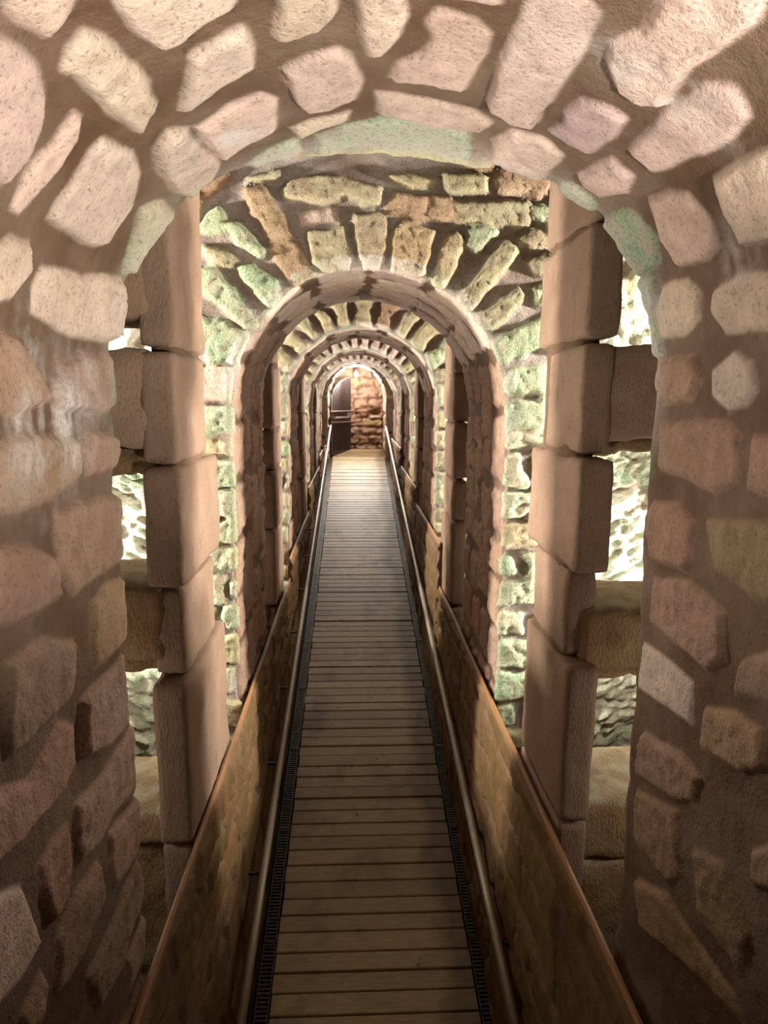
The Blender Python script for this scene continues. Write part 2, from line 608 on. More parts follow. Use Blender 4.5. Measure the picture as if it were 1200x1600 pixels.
# stone outlines: (arc position, depth) on the nearest vault; (x, z) on the second arch face
A1=[
('p',[(0.403,0.622),(0.457,0.672),(0.443,0.698),(0.427,0.714),(0.4,0.723),(0.393,0.692),(0.389,0.663)]),
('p',[(0.351,0.652),(0.363,0.678),(0.369,0.705),(0.371,0.747),(0.361,0.78),(0.33,0.807),(0.292,0.817),(0.258,0.807),(0.246,0.753)]),
('r',[(0.429,0.747),(0.442,0.77),(0.448,0.823),(0.455,0.885),(0.448,0.94),(0.41,0.969),(0.402,0.914),(0.396,0.842),(0.396,0.796),(0.39,0.774),(0.41,0.753)]),
('p',[(0.481,0.7),(0.597,0.749),(0.586,0.795),(0.576,0.811),(0.541,0.823),(0.511,0.837),(0.485,0.833),(0.476,0.79),(0.474,0.746)]),
('p',[(0.513,0.875),(0.556,0.858),(0.58,0.852),(0.586,0.895),(0.577,0.947),(0.544,0.963),(0.483,0.99),(0.471,0.982),(0.497,0.919)]),
('p',[(0.366,0.842),(0.369,0.86),(0.349,0.881),(0.313,0.889),(0.28,0.886),(0.238,0.868),(0.239,0.849),(0.279,0.846),(0.329,0.85)]),
('p',[(0.368,0.929),(0.384,1.005),(0.369,1.069),(0.331,1.121),(0.26,1.12),(0.245,1.059),(0.251,0.935),(0.298,0.938),(0.345,0.928)]),
('r',[(0.441,1.015),(0.465,1.039),(0.46,1.076),(0.473,1.133),(0.481,1.201),(0.457,1.25),(0.408,1.26),(0.396,1.209),(0.399,1.088),(0.412,1.043)]),
('s',[(0.488,1.049),(0.532,1.027),(0.58,1.017),(0.596,1.052),(0.582,1.151),(0.543,1.164),(0.488,1.195),(0.48,1.128),(0.478,1.049)]),
('p',[(0.616,0.967),(0.648,0.938),(0.685,0.928),(0.701,0.945),(0.718,1.018),(0.709,1.079),(0.671,1.098),(0.637,1.101),(0.622,1.052)]),
('p',[(0.628,0.758),(0.689,0.766),(0.687,0.848),(0.667,0.88),(0.627,0.897),(0.613,0.89),(0.626,0.838)]),
('p',[(0.715,0.768),(0.756,0.767),(0.765,0.849),(0.763,0.898),(0.746,0.946),(0.729,0.951),(0.717,0.906),(0.714,0.837)]),
('p',[(0.607,1.156),(0.655,1.135),(0.701,1.118),(0.694,1.149),(0.653,1.172),(0.619,1.202)]),
('m',[(0.337,1.156),(0.366,1.195),(0.37,1.286),(0.379,1.355),(0.358,1.394),(0.278,1.423),(0.244,1.36),(0.24,1.237),(0.287,1.202)]),
('w',[(0.217,1.28),(0.241,1.378),(0.223,1.41),(0.17,1.382),(0.121,1.363),(0.12,1.318)]),
('s',[(0.187,0.966),(0.222,1.24),(0.183,1.295),(0.118,1.316),(0.112,1.095),(0.129,0.953),(0.159,0.952)]),
('p',[(0.208,0.867),(0.211,0.914),(0.181,0.932),(0.142,0.897),(0.133,0.861),(0.148,0.814),(0.183,0.843)]),
('M',[(0.523,1.257),(0.563,1.222),(0.613,1.208),(0.615,1.291),(0.576,1.302),(0.528,1.306)]),
('M',[(0.648,1.207),(0.694,1.169),(0.755,1.15),(0.817,1.157),(0.892,1.176),(0.904,1.259),(0.828,1.263),(0.76,1.262),(0.647,1.281)]),
('Y',[(0.619,1.28),(0.715,1.278),(0.805,1.261),(0.872,1.257),(0.955,1.269),(0.971,1.315),(0.892,1.396),(0.768,1.442),(0.641,1.411),(0.601,1.354)]),
('M',[(0.424,1.304),(0.463,1.314),(0.498,1.319),(0.475,1.373),(0.431,1.391),(0.4,1.347)]),
('p',[(0.785,0.776),(0.856,0.767),(0.868,0.822),(0.84,0.822),(0.796,0.815)]),
('p',[(0.804,0.852),(0.847,0.862),(0.87,0.883),(0.873,0.937),(0.863,1.032),(0.803,1.023),(0.758,1.011),(0.764,0.97),(0.795,0.943),(0.803,0.91),(0.795,0.874)]),
('p',[(0.899,0.801),(0.92,0.776),(0.94,0.774),(0.972,0.8),(0.973,0.846),(0.984,0.9),(0.98,0.995),(0.981,1.083),(0.946,1.084),(0.903,1.061),(0.895,0.983),(0.896,0.875)]),
('r',[(1.024,0.797),(1.018,0.746),(1.017,0.709),(1.086,0.652),(1.104,0.701),(1.098,0.75),(1.091,0.807),(1.101,0.887),(1.082,0.916),(1.042,0.912),(1.013,0.871),(1.006,0.838)]),
('p',[(0.741,1.052),(0.798,1.07),(0.89,1.101),(0.92,1.129),(0.911,1.16),(0.833,1.167),(0.744,1.126)]),
('p',[(1.008,1.025),(1.017,0.979),(1.044,0.961),(1.079,0.968),(1.084,1.03),(1.074,1.102),(1.043,1.111),(1.006,1.098),(1.016,1.063)]),
('r',[(0.939,1.194),(0.957,1.132),(0.997,1.12),(1.046,1.15),(1.045,1.303),(1.0,1.304),(0.94,1.254)]),
('r',[(1.088,1.182),(1.105,1.076),(1.147,1.084),(1.161,1.135),(1.139,1.206),(1.104,1.205)]),
('M',[(1.082,1.322),(1.077,1.241),(1.104,1.223),(1.142,1.238),(1.155,1.29),(1.15,1.351),(1.115,1.365)]),
('M',[(1.18,1.289),(1.179,1.224),(1.193,1.163),(1.249,1.151),(1.28,1.172),(1.294,1.252),(1.282,1.313),(1.234,1.314),(1.192,1.328)]),
('p',[(1.117,1.028),(1.11,0.903),(1.12,0.816),(1.14,0.796),(1.177,0.81),(1.183,0.857),(1.177,0.936),(1.168,1.008),(1.159,1.035)]),
('p',[(1.19,1.096),(1.201,1.034),(1.213,1.0),(1.26,0.986),(1.297,0.999),(1.309,1.034),(1.299,1.119),(1.253,1.132)]),
('p',[(1.216,0.933),(1.213,0.877),(1.217,0.833),(1.237,0.784),(1.318,0.835),(1.308,0.932),(1.262,0.946)]),
('p',[(1.357,1.043),(1.347,0.96),(1.362,0.852),(1.429,0.865),(1.418,1.024),(1.385,1.053)]),
('p',[(1.324,1.185),(1.328,1.107),(1.356,1.081),(1.391,1.094),(1.411,1.154),(1.407,1.239),(1.361,1.247)]),
('w',[(1.296,1.312),(1.306,1.222),(1.347,1.225),(1.409,1.24),(1.438,1.233),(1.441,1.287),(1.402,1.322)]),
('p',[(1.473,1.065),(1.452,1.009),(1.469,0.959),(1.505,0.946),(1.527,0.962),(1.533,1.012),(1.508,1.063)]),
('d',[(1.444,1.268),(1.448,1.126),(1.487,1.101),(1.519,1.124),(1.528,1.23),(1.495,1.283)]),
('d',[(1.562,1.225),(1.549,1.009),(1.574,0.97),(1.639,0.959),(1.662,1.018),(1.652,1.101),(1.645,1.216)]),
('d',[(1.568,0.936),(1.558,0.841),(1.659,0.824),(1.641,0.934)]),
('d',[(1.713,1.234),(1.697,1.132),(1.72,1.073),(1.774,1.07),(1.805,1.093),(1.818,1.217),(1.761,1.24)]),
('o',[(1.711,1.039),(1.674,0.835),(1.78,0.817),(1.797,0.884),(1.775,0.999)]),
('d',[(1.854,1.211),(1.82,1.073),(1.839,0.96),(1.914,0.957),(1.95,0.998),(1.944,1.09),(1.94,1.221)]),
('p',[(1.993,1.242),(1.987,1.153),(1.991,1.05),(2.057,1.039),(2.068,1.101),(2.083,1.233)]),
('o',[(2.016,1.003),(1.981,0.922),(1.976,0.854),(2.018,0.829),(2.061,0.888),(2.082,1.003)]),
('d',[(1.9,0.915),(1.821,0.797),(1.91,0.782),(1.953,0.923)]),
('d',[(2.165,1.207),(2.127,1.067),(2.131,0.992),(2.176,0.991),(2.217,1.063),(2.262,1.221)]),
('o',[(2.297,1.221),(2.236,1.055),(2.334,1.02),(2.385,1.06),(2.399,1.214)]),
('o',[(2.259,0.992),(2.222,0.904),(2.278,0.831),(2.353,0.83),(2.359,0.96)]),
('o',[(2.156,0.844),(2.084,0.765),(2.154,0.753),(2.202,0.831)]),
('o',[(2.476,1.191),(2.411,1.068),(2.411,0.951),(2.398,0.848),(2.425,0.826),(2.47,0.963),(2.543,1.143)]),
('d',[(0.065,1.054),(0.085,1.112),(0.092,1.305),(0.007,1.316),(-0.009,1.204),(0.003,1.021)]),
('d',[(0.092,0.824),(0.099,0.906),(0.07,0.951),(0.014,1.017),(-0.002,0.9),(-0.003,0.817)]),
('d',[(-0.038,1.133),(-0.056,1.301),(-0.086,1.289),(-0.112,1.25),(-0.113,1.134),(-0.072,1.122)]),
('d',[(-0.041,0.81),(-0.034,0.954),(-0.05,1.099),(-0.104,1.103),(-0.128,1.015),(-0.129,0.908),(-0.119,0.797)]),
('d',[(-0.15,1.004),(-0.156,1.173),(-0.166,1.283),(-0.222,1.303),(-0.29,1.28),(-0.287,1.15),(-0.29,1.046),(-0.229,0.997)]),
('d',[(-0.16,0.79),(-0.181,0.922),(-0.22,0.992),(-0.28,1.0),(-0.277,0.883),(-0.256,0.774)]),
('y',[(-0.326,1.12),(-0.313,1.174),(-0.327,1.3),(-0.375,1.315),(-0.447,1.295),(-0.448,1.203),(-0.441,1.113),(-0.386,1.104)]),
('d',[(-0.316,0.831),(-0.321,0.939),(-0.361,1.036),(-0.419,1.037),(-0.45,1.007),(-0.446,0.888),(-0.439,0.818),(-0.365,0.818)]),
('d',[(-0.471,1.049),(-0.477,1.275),(-0.538,1.288),(-0.613,1.267),(-0.606,1.15),(-0.564,1.033)]),
('d',[(-0.456,0.754),(-0.498,0.868),(-0.468,0.968),(-0.503,1.023),(-0.562,1.013),(-0.575,0.959),(-0.563,0.835),(-0.547,0.739)]),
('d',[(-0.619,0.993),(-0.635,1.119),(-0.626,1.281),(-0.688,1.299),(-0.779,1.292),(-0.73,1.129),(-0.743,1.073),(-0.718,0.986),(-0.655,0.977)]),
('d',[(-0.627,0.861),(-0.625,0.904),(-0.629,0.96),(-0.68,0.96),(-0.738,0.941),(-0.734,0.877),(-0.685,0.861)]),
('d',[(-0.755,1.112),(-0.79,1.29),(-0.86,1.305),(-0.909,1.27),(-0.882,1.13),(-0.815,1.108)]),
('p',[(-0.577,0.734),(-0.618,0.81),(-0.67,0.822),(-0.729,0.844),(-0.733,0.785),(-0.712,0.711)]),
('d',[(-0.775,0.898),(-0.757,0.969),(-0.767,1.057),(-0.863,1.093),(-0.887,0.989),(-0.876,0.918),(-0.86,0.884)]),
('d',[(-0.932,0.995),(-0.934,1.094),(-0.918,1.269),(-1.01,1.288),(-1.022,1.167),(-1.054,1.132),(-1.024,1.014)]),
('d',[(-0.789,0.79),(-0.782,0.845),(-0.81,0.856),(-0.857,0.838),(-0.823,0.787)]),
('d',[(-1.058,1.161),(-1.06,1.28),(-1.136,1.294),(-1.138,1.194),(-1.142,1.162)]),
]
A2=[
('t',[(-0.227,0.691),(-0.192,0.719),(-0.088,0.743),(-0.03,0.733),(0.004,0.723),(0.085,0.708),(0.08,0.659),(0.028,0.647),(-0.031,0.673),(-0.1,0.65),(-0.216,0.659)]),
('t',[(0.12,0.753),(0.201,0.76),(0.283,0.751),(0.278,0.718),(0.202,0.711),(0.132,0.737)]),
('t',[(0.318,0.757),(0.434,0.765),(0.464,0.749),(0.454,0.705),(0.331,0.697)]),
('q',[(0.482,0.749),(0.552,0.762),(0.661,0.704),(0.507,0.7)]),
('q',[(0.121,0.643),(0.144,0.693),(0.331,0.68),(0.339,0.609),(0.25,0.607),(0.127,0.627)]),
('t',[(0.361,0.665),(0.597,0.675),(0.606,0.597),(0.363,0.598)]),
('p',[(-0.181,0.621),(-0.065,0.634),(-0.054,0.59),(-0.17,0.577)]),
('q',[(-0.359,0.672),(-0.295,0.69),(-0.137,0.422),(-0.208,0.387),(-0.254,0.448)]),
('t',[(-0.147,0.545),(-0.031,0.569),(-0.002,0.469),(-0.019,0.446),(-0.102,0.428),(-0.131,0.45)]),
('t',[(0.01,0.608),(0.086,0.618),(0.115,0.599),(0.11,0.476),(0.087,0.448),(0.034,0.452),(0.004,0.553)]),
('q',[(0.145,0.566),(0.18,0.595),(0.28,0.569),(0.247,0.433),(0.134,0.443)]),
('t',[(0.311,0.536),(0.358,0.565),(0.382,0.526),(0.36,0.458),(0.326,0.389),(0.278,0.399)]),
('g',[(0.399,0.571),(0.44,0.594),(0.5,0.573),(0.431,0.498),(0.4,0.526)]),
('t',[(0.363,0.343),(0.525,0.539),(0.575,0.495),(0.47,0.379),(0.412,0.303)]),
('t',[(0.443,0.286),(0.579,0.381),(0.605,0.347),(0.511,0.252),(0.457,0.24)]),
('g',[(0.477,0.181),(0.572,0.241),(0.68,0.289),(0.703,0.196),(0.576,0.147),(0.516,0.122)]),
('t',[(0.578,0.546),(0.631,0.586),(0.702,0.599),(0.705,0.531),(0.622,0.518)]),
('t',[(0.612,0.473),(0.706,0.509),(0.71,0.434),(0.637,0.439)]),
('g',[(0.628,0.382),(0.687,0.405),(0.684,0.336),(0.642,0.335)]),
('g',[(0.543,0.051),(0.578,0.099),(0.701,0.112),(0.699,0.028),(0.581,0.015)]),
('g',[(0.564,-0.022),(0.694,-0.009),(0.693,-0.107),(0.567,-0.107)]),
('g',[(0.604,0.653),(0.704,0.677),(0.707,0.61),(0.653,0.609)]),
('g',[(-0.551,0.554),(-0.457,0.638),(-0.423,0.611),(-0.437,0.551)]),
('g',[(-0.424,0.578),(-0.39,0.59),(-0.305,0.503),(-0.311,0.475),(-0.392,0.513)]),
('t',[(-0.524,0.51),(-0.438,0.501),(-0.405,0.468),(-0.417,0.44),(-0.486,0.455)]),
('g',[(-0.388,0.435),(-0.336,0.441),(-0.266,0.391),(-0.256,0.346),(-0.292,0.311),(-0.372,0.39)]),
('g',[(-0.545,0.427),(-0.475,0.433),(-0.407,0.367),(-0.351,0.276),(-0.328,0.242),(-0.387,0.247),(-0.524,0.365)]),
('g',[(-0.528,0.263),(-0.469,0.263),(-0.371,0.207),(-0.403,0.113),(-0.497,0.124),(-0.525,0.182)]),
('p',[(-0.534,0.089),(-0.439,0.101),(-0.416,0.066),(-0.436,-0.017),(-0.538,-0.018)]),
('g',[(-0.533,-0.042),(-0.437,-0.041),(-0.433,-0.125),(-0.536,-0.138)]),
('t',[(-0.352,0.732),(-0.248,0.75),(-0.249,0.718),(-0.352,0.71)]),
]
LAMP_AND_FILL = [None] + [((a,) * 2) for a in ((900, 640, 140, 14, 7, 20, 45), (820, 480, 90, 10, 7, 12, 40), (720, 420, 80, 8, 6, 10, 36), (580, 360, 70, 8, 5, 8, 30))]  # powers: two bay floodlights, then the added fills
FLOOD_AND_FILL = (430, 95, 1, 62, 780)  # powers: two floodlights, added rear fill, bulb, added ramp spot

# ------------------------------------------------------------------ the arches
ORD = ['nearest', 'second', 'third', 'fourth', 'fifth']


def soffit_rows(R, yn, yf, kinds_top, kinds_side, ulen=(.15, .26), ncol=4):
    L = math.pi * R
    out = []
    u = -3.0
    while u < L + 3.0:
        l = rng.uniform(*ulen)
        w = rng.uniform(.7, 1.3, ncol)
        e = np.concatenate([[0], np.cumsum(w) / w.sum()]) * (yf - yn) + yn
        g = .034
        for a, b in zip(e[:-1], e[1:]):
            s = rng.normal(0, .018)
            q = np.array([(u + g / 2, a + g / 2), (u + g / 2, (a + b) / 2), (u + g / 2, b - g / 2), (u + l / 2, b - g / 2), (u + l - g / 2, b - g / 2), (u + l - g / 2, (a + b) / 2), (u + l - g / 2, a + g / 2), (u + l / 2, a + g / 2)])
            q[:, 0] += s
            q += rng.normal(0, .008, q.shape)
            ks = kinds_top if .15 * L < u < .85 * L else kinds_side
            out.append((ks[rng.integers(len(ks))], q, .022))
        u += l
    return out


def jamb_face(z0, z1, kinds):
    out = []
    for x0, x1 in ((XC - 1.86, XC - HALF - .004), (XC + HALF + .004, XC + 1.86)):
        out += courses(x0, x1, z0, z1, (.09, .15), (.16, .34), .028, kinds, .02, .010)
    return out


# nearest arch: the stones of its vault are laid one by one (arc position, depth)
a1 = [(k, np.array(p), .0) for k, p in A1]
fill = [s for s in soffit_rows(HALF, .46, .60, 'ppr', 'dd', (.16, .3), 1)]
low = [s for s in soffit_rows(HALF, .46, 1.27, 'd', 'do', (.16, .26), 4) if s[1][:, 0].mean() < -1.25 or s[1][:, 0].mean() > 1.48 + 1.25]
arch_sheet('stone_arch', 'nearest round arch of big pale stones set in brown mortar, overhead and at both sides', ARCH_NEAR[0], ARCH_FAR[0], HALF, -.02, -2.75, -1.45, .0046, .0044,
           voussoirs(XC, -.02, .52, .80, (.2, .3), .035, ['pr', 'pp'], .014) + jamb_face(-2.6, -.03, 'dd'), a1 + fill + low, [], rc=(.012, .045), edge_moss=(0, .75), rock_out=False, front_coarse=False, hk=.42, ek=.75, rk=.7, warp=.45, grow=.005, lime=0, seed=1.0, shape=(2.4, .447),
           salt=[(-.03, 1.02, .09, .13, 1.0), (.03, 1.12, .07, .05, .7), (.50, 1.12, .06, .06, .9), (.10, .96, .05, .05, .6), (1.08, .86, .09, .03, 1.0), (1.33, .97, .05, .04, .8), (1.37, 1.24, .08, .04, .7)])

# second arch: its front face fills the middle of the view
a2 = [(k, np.mean(p, 0) + (np.array(p) - np.mean(p, 0)) * 1.13, .0) for k, p in A2]
cent = np.array([s[1].mean(0) for s in a2])


def free(st, lim):
    out = []
    for s in st:
        c = s[1].mean(0)
        r = math.hypot(c[0] - XC, max(c[1] + .05, 0))
        if c[1] > -.13 and r < lim:
            continue
        out.append(s)
    return out


for i in range(1, 5):
    yn, yf = ARCH_NEAR[i], ARCH_FAR[i]
    d = [0, .0085, .013, .018, .022][i]
    if i == 1:
        face = a2 + free(voussoirs(XC, -.05, .90, 1.12, (.14, .24), .03, ['to', 'gt']), .86) + free(jamb_face(-2.4, -.05, 'gktk'), .64)
        # right and left jamb stones between springing and the traced part
        face += [s for s in jamb_face(-.33, .05, 'gkt') if abs(s[1].mean(0)[0] - XC) > .68]
    else:
        face = voussoirs(XC, -.05, .508, .72, (.17, .27), .03, ['tto', 'ggt']) + voussoirs(XC, -.05, .75, 1.0, (.14, .26), .03, ['to', 'gt']) + jamb_face(-2.2, -.05, 'gktk')
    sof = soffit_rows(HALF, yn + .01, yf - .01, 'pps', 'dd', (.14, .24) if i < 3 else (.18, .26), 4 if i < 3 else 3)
    if i >= 3:      # the far arches show a row of brick-like voussoirs on their front
        face = voussoirs(XC, -.05, .508, .66, (.15, .2), .02, ['pp', 'pt'], .004, .012) + jamb_face(-1.6, -.05, 'gtk')
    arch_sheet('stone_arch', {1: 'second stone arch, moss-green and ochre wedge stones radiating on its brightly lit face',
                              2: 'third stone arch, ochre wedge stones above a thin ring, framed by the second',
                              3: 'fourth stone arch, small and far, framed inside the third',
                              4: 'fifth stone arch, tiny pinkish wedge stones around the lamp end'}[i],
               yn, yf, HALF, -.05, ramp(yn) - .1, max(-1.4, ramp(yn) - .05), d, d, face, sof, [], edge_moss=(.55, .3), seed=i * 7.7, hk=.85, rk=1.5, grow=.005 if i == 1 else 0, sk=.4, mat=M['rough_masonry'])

# last, narrower arch at the gate
def last_arch():
    global XC
    keep = XC
    XC = .054
    f = voussoirs(XC, -.02, .43, .58, (.15, .2), .02, ['pp', 'pt'], .004, .012)
    sof = soffit_rows(.42, 10.26, 10.9, 'pps', 'pd', (.18, .26), 3)
    arch_sheet('stone_arch', 'last and narrowest stone arch, pale ring right around the gate and bulb', 10.25, 10.9, .42, -.02, -1.1, -1.0, .024, .024, f, sof, [],
               edge_moss=(0, 0), rock_out=False, rout=1.90, seed=50.0)
    XC = keep


last_arch()


# ------------------------------------------------------------------ pillars with their bridging blocks
def rock_box(x0, x1, y0, y1, z0, z1, res=.02, rnd=.02, amp=.006, freq=14, taper=None):
    d = np.array([x1 - x0, y1 - y0, z1 - z0])
    n = np.maximum(2, np.minimum(60, np.round(d / res).astype(int)))
    ids = {}
    V, F = [], []

    def vid(i, j, k):
        key = (i, j, k)
        if key not in ids:
            ids[key] = len(V)
            V.append((i / n[0], j / n[1], k / n[2]))
        return ids[key]
    for ax in range(3):
        o1, o2 = [(1, 2), (2, 0), (0, 1)][ax]
        for side in (0, n[ax]):
            for a in range(n[o1]):
                for b in range(n[o2]):
                    q = []
                    for da, db in ((0, 0), (1, 0), (1, 1), (0, 1)):
                        c = [0, 0, 0]
                        c[ax], c[o1], c[o2] = side, a + da, b + db
                        q.append(vid(*c))
                    F.append(tuple(q) if side else tuple(q[::-1]))
    P = np.array([x0, y0, z0]) + np.array(V) * d
    c = np.array([(x0 + x1) / 2, (y0 + y1) / 2, (z0 + z1) / 2])
    hf = d / 2 - min(rnd, d.min() * .45)
    inner = c + np.clip(P - c, -hf, hf)
    dr = P - inner
    ln = np.linalg.norm(dr, axis=1, keepdims=True) + 1e-9
    nn = dr / ln
    P = inner + nn * min(rnd, d.min() * .45)
    P = P + nn * (amp * fbm(P * freq, 3) + amp * .8 * fbm(P * 5 + 11, 2))[:, None]
    return P, F


def merge(parts):
    V, F, n = [], [], 0
    for v, f in parts:
        V.append(v)
        F += [tuple(i + n for i in q) for q in f]
        n += len(v)
    return np.concatenate(V), F


def pillar(side, y0, spec, blocks, label, seed, res):
    """side -1/+1. spec: list of (z0, z1, y_near, y_far, dx); blocks: list of (z0, z1, kind)"""
    xj = XC + side * HALF
    base = W((xj + side * .1, y0 + .2, ramp(y0)))
    root = empty('stone_pillar', base)
    tag(root, label, 'pillar', 'square pillars flanking the passage between arches', 'thing')

    def bx(a, b):
        return (min(xj + side * a, xj + side * b), max(xj + side * a, xj + side * b))
    core = [rock_box(*bx(.007, .07), y0 + .04, y0 + .34, ramp(y0) - .1, 1.27, .06, .02, .002)]
    v, f = merge(core)
    mesh_obj('mortar_core', W(v), f, M['joint'], root, base)
    for z0, z1, ya, yb, dx in spec:
        v, f = rock_box(*bx(dx, .085), ya, yb, z0 + .006, z1 - .006, res, .013, .006)
        mesh_obj('shaft_stone', W(v), f, M['shaft'], root, base)
    for z0, z1, kind in blocks:
        if kind == 'slab':
            v, f = rock_box(*bx(.05, .52), y0 - .0, y0 + .33, z0, z1, res, .03, .012, 20)
        else:
            v, f = rock_box(*bx(.06, .52), y0 + .07, y0 + .33, z0, z1, res, .02, .024, 22)
        o = mesh_obj('bridging_block', W(v), f, M['dressed' if kind == 'slab' and z1 > -.3 else 'rough'], root, base)
    v, f = rock_box(*bx(.47, 1.33), y0 + .02, y0 + .36, ramp(y0) - .1, 1.27, .09, .02, .02, 9)
    mesh_obj('outer_wall', W(v), f, M['plain_rock'], root, base)
    return root


def shaft_spec(zs, y0, widths):
    return [(a, b, y0 + w[0], y0 + w[1], w[2]) for a, b, w in zip(zs[:-1], zs[1:], widths)][::1]


yb = 1.69
pillar(1, yb, [(.42, 1.28, 1.64, 2.06, .003), (.145, .42, 1.65, 2.09, 0), (-.14, .145, 1.67, 1.98, .004), (-.44, -.14, 1.63, 2.10, -.004), (-.69, -.44, 1.71, 2.03, .004), (-1.15, -.69, 1.65, 2.08, -.002), (-2.4, -1.15, 1.66, 2.10, 0)],
       [(.50, 1.28, 'slab'), (-.105, .134, 'slab'), (-.145, -.10, 'rough'), (-.725, -.548, 'slab'), (-.77, -.725, 'rough'), (-1.30, -1.115, 'slab'), (-2.4, -1.30, 'slab')],
       'tall square pillar right of the boardwalk, between the two nearest arches', 1, .018)
pillar(-1, yb, [(.115, 1.28, 1.70, 2.07, 0), (-.17, .115, 1.69, 2.05, .003), (-.485, -.17, 1.67, 2.15, -.008), (-.73, -.485, 1.70, 2.09, .002), (-1.20, -.73, 1.66, 2.19, -.006), (-2.4, -1.20, 1.68, 2.10, 0)],
       [(.185, 1.28, 'slab'), (-.13, .114, 'slab'), (-.205, -.13, 'rough'), (-.69, -.48, 'slab'), (-.74, -.69, 'rough'), (-1.215, -1.125, 'slab'), (-2.4, -1.225, 'rough')],
       'tall square pillar left of the boardwalk, between the two nearest arches', 2, .018)
PL = {1: 'behind the second arch', 2: 'behind the third arch', 3: 'behind the fourth arch'}
for i in (1, 2, 3):
    for side, nm in ((1, 'right'), (-1, 'left')):
        y0 = ARCH_FAR[i] + .40
        zs = [1.28, rng.uniform(.1, .2), rng.uniform(-.2, -.1), rng.uniform(-.5, -.4), rng.uniform(-.78, -.68), -1.2, ramp(y0) - .1]
        spec = [(b, a, y0 + rng.uniform(-.04, .02), y0 + .38 + rng.uniform(-.05, .05), rng.uniform(-.006, .006)) for a, b in zip(zs[:-1], zs[1:]) if a - b > .02]
        zj = [.13 + rng.uniform(-.03, .03), -.13, -.50 + rng.uniform(-.03, .03), -.72, -1.08]
        bl = [(.45, 1.28, 'slab'), (zj[1], zj[0], 'slab'), (zj[3], zj[2], 'slab'), (ramp(y0) - .1, zj[4], 'slab')]
        pillar(side, y0, spec, bl, 'square pillar %s of the boardwalk, just %s' % (nm, PL[i]), 10 * i + side, .03)


# ------------------------------------------------------------------ low walls along the boardwalk
def low_wall(side, y0, y1, ztop, label, cop_lab):
    xf = XC + side * (.5 - .022)
    xb = XC + side * (.5 - .004)
    zb = ramp(y0) - .12
    d = .010 if y0 < 4 else .025
    top = np.linspace(zb, ztop, max(20, int((ztop - zb) / d)), endpoint=False)
    prof = [(xf, z, -side, 0) for z in top] + [(xf + side * .006 * (1 - math.cos(t)), ztop - .006 + .006 * math.sin(t), -side * math.cos(t), math.sin(t)) for t in np.linspace(0, math.pi / 2, 3)]
    prof += [(xf + side * .010, ztop, 0, 1), (xf + side * .012, ztop - .03, 0, 1), (xb, ztop - .035, 0, 1), (xb, zb, side, 0)]
    prof = np.array(prof)
    ny = int((y1 - y0) / (.011 if y0 < 4 else .03))
    ys = np.linspace(y0, y1, ny)
    nv = len(prof)
    pos = np.zeros((ny, nv, 3))
    pos[..., 0] = prof[:, 0]
    pos[..., 1] = ys[:, None]
    pos[..., 2] = prof[:, 1]
    pos[..., 2] += (prof[:, 1] > zb + .02) * 0
    p = pos.reshape(-1, 3)
    face = np.tile(np.arange(nv) < len(top), (ny, 1)).ravel()
    sf = Surf(len(p))
    st = courses(y0 - .1, y1 + .1, -3.0, ztop - .02, (.10, .20), (.16, .42), .022, 'b', .02, .012)
    lay(sf, np.where(face)[0], p[:, 1:3], p, st, hk=1.1, rk=.8)
    p[:, 0] += sf.h * np.tile(prof[:, 2], ny)
    # the crest wanders a little
    cr = np.tile(prof[:, 1] > ztop - .04, (ny, 1)).ravel()
    p[:, 2] += cr * .006 * fbm(np.stack([p[:, 1] * 3, p[:, 1] * 0, p[:, 1] * 0 + side], 1), 2)
    base = W((XC + side * .49, (y0 + y1) / 2, ramp((y0 + y1) / 2)))
    root = empty('low_wall', base)
    tag(root, label, 'wall', 'low stone walls beside the boardwalk', 'thing')
    at = {'stone': ('FLOAT', sf.stone), 'moss': ('FLOAT', sf.moss), 'salt': ('FLOAT', sf.salt), 'col': ('FLOAT_COLOR', sf.col)}
    o = mesh_obj('wall_body', W(p), grid_faces(ny, nv), M['masonry'], root, base, at)
    b = MB()
    b.v.append(p[:nv] - np.array([0, .001, 0]))
    b.f = [tuple(range(nv))]
    b.build('end_face', M['joint'], root, base)
    c = MB()
    nseg = max(2, int((y1 - y0) / .05))
    yy = np.linspace(y0 - .004, y1 + .004, nseg)
    w = .004 * fbm(np.stack([yy * 5, yy * 0, yy * 0 + 9 + side], 1), 2)
    zz = ztop + .006 * fbm(np.stack([yy * 3, yy * 0, yy * 0 + side], 1), 2)
    xa, xz = xf - side * .003, xf + side * .009
    v, f = [], []
    for k in range(nseg):
        v += [(xa + w[k], yy[k], zz[k] - .012), (xa + w[k], yy[k], zz[k] + .006), (xa + side * .006 + w[k], yy[k], zz[k] + .012), (xz, yy[k], zz[k] + .012), (xz, yy[k], zz[k] - .006)]
        if k:
            for q in range(5):
                f.append(((k - 1) * 5 + q, (k - 1) * 5 + (q + 1) % 5, k * 5 + (q + 1) % 5, k * 5 + q))
    f += [(4, 3, 2, 1, 0), tuple((nseg - 1) * 5 + q for q in range(5))]
    c.add(v, f)
    cc = c.build('coping', M['coping'], root, base)
    cc['label'] = 'thin orange-brown edging'
    return root


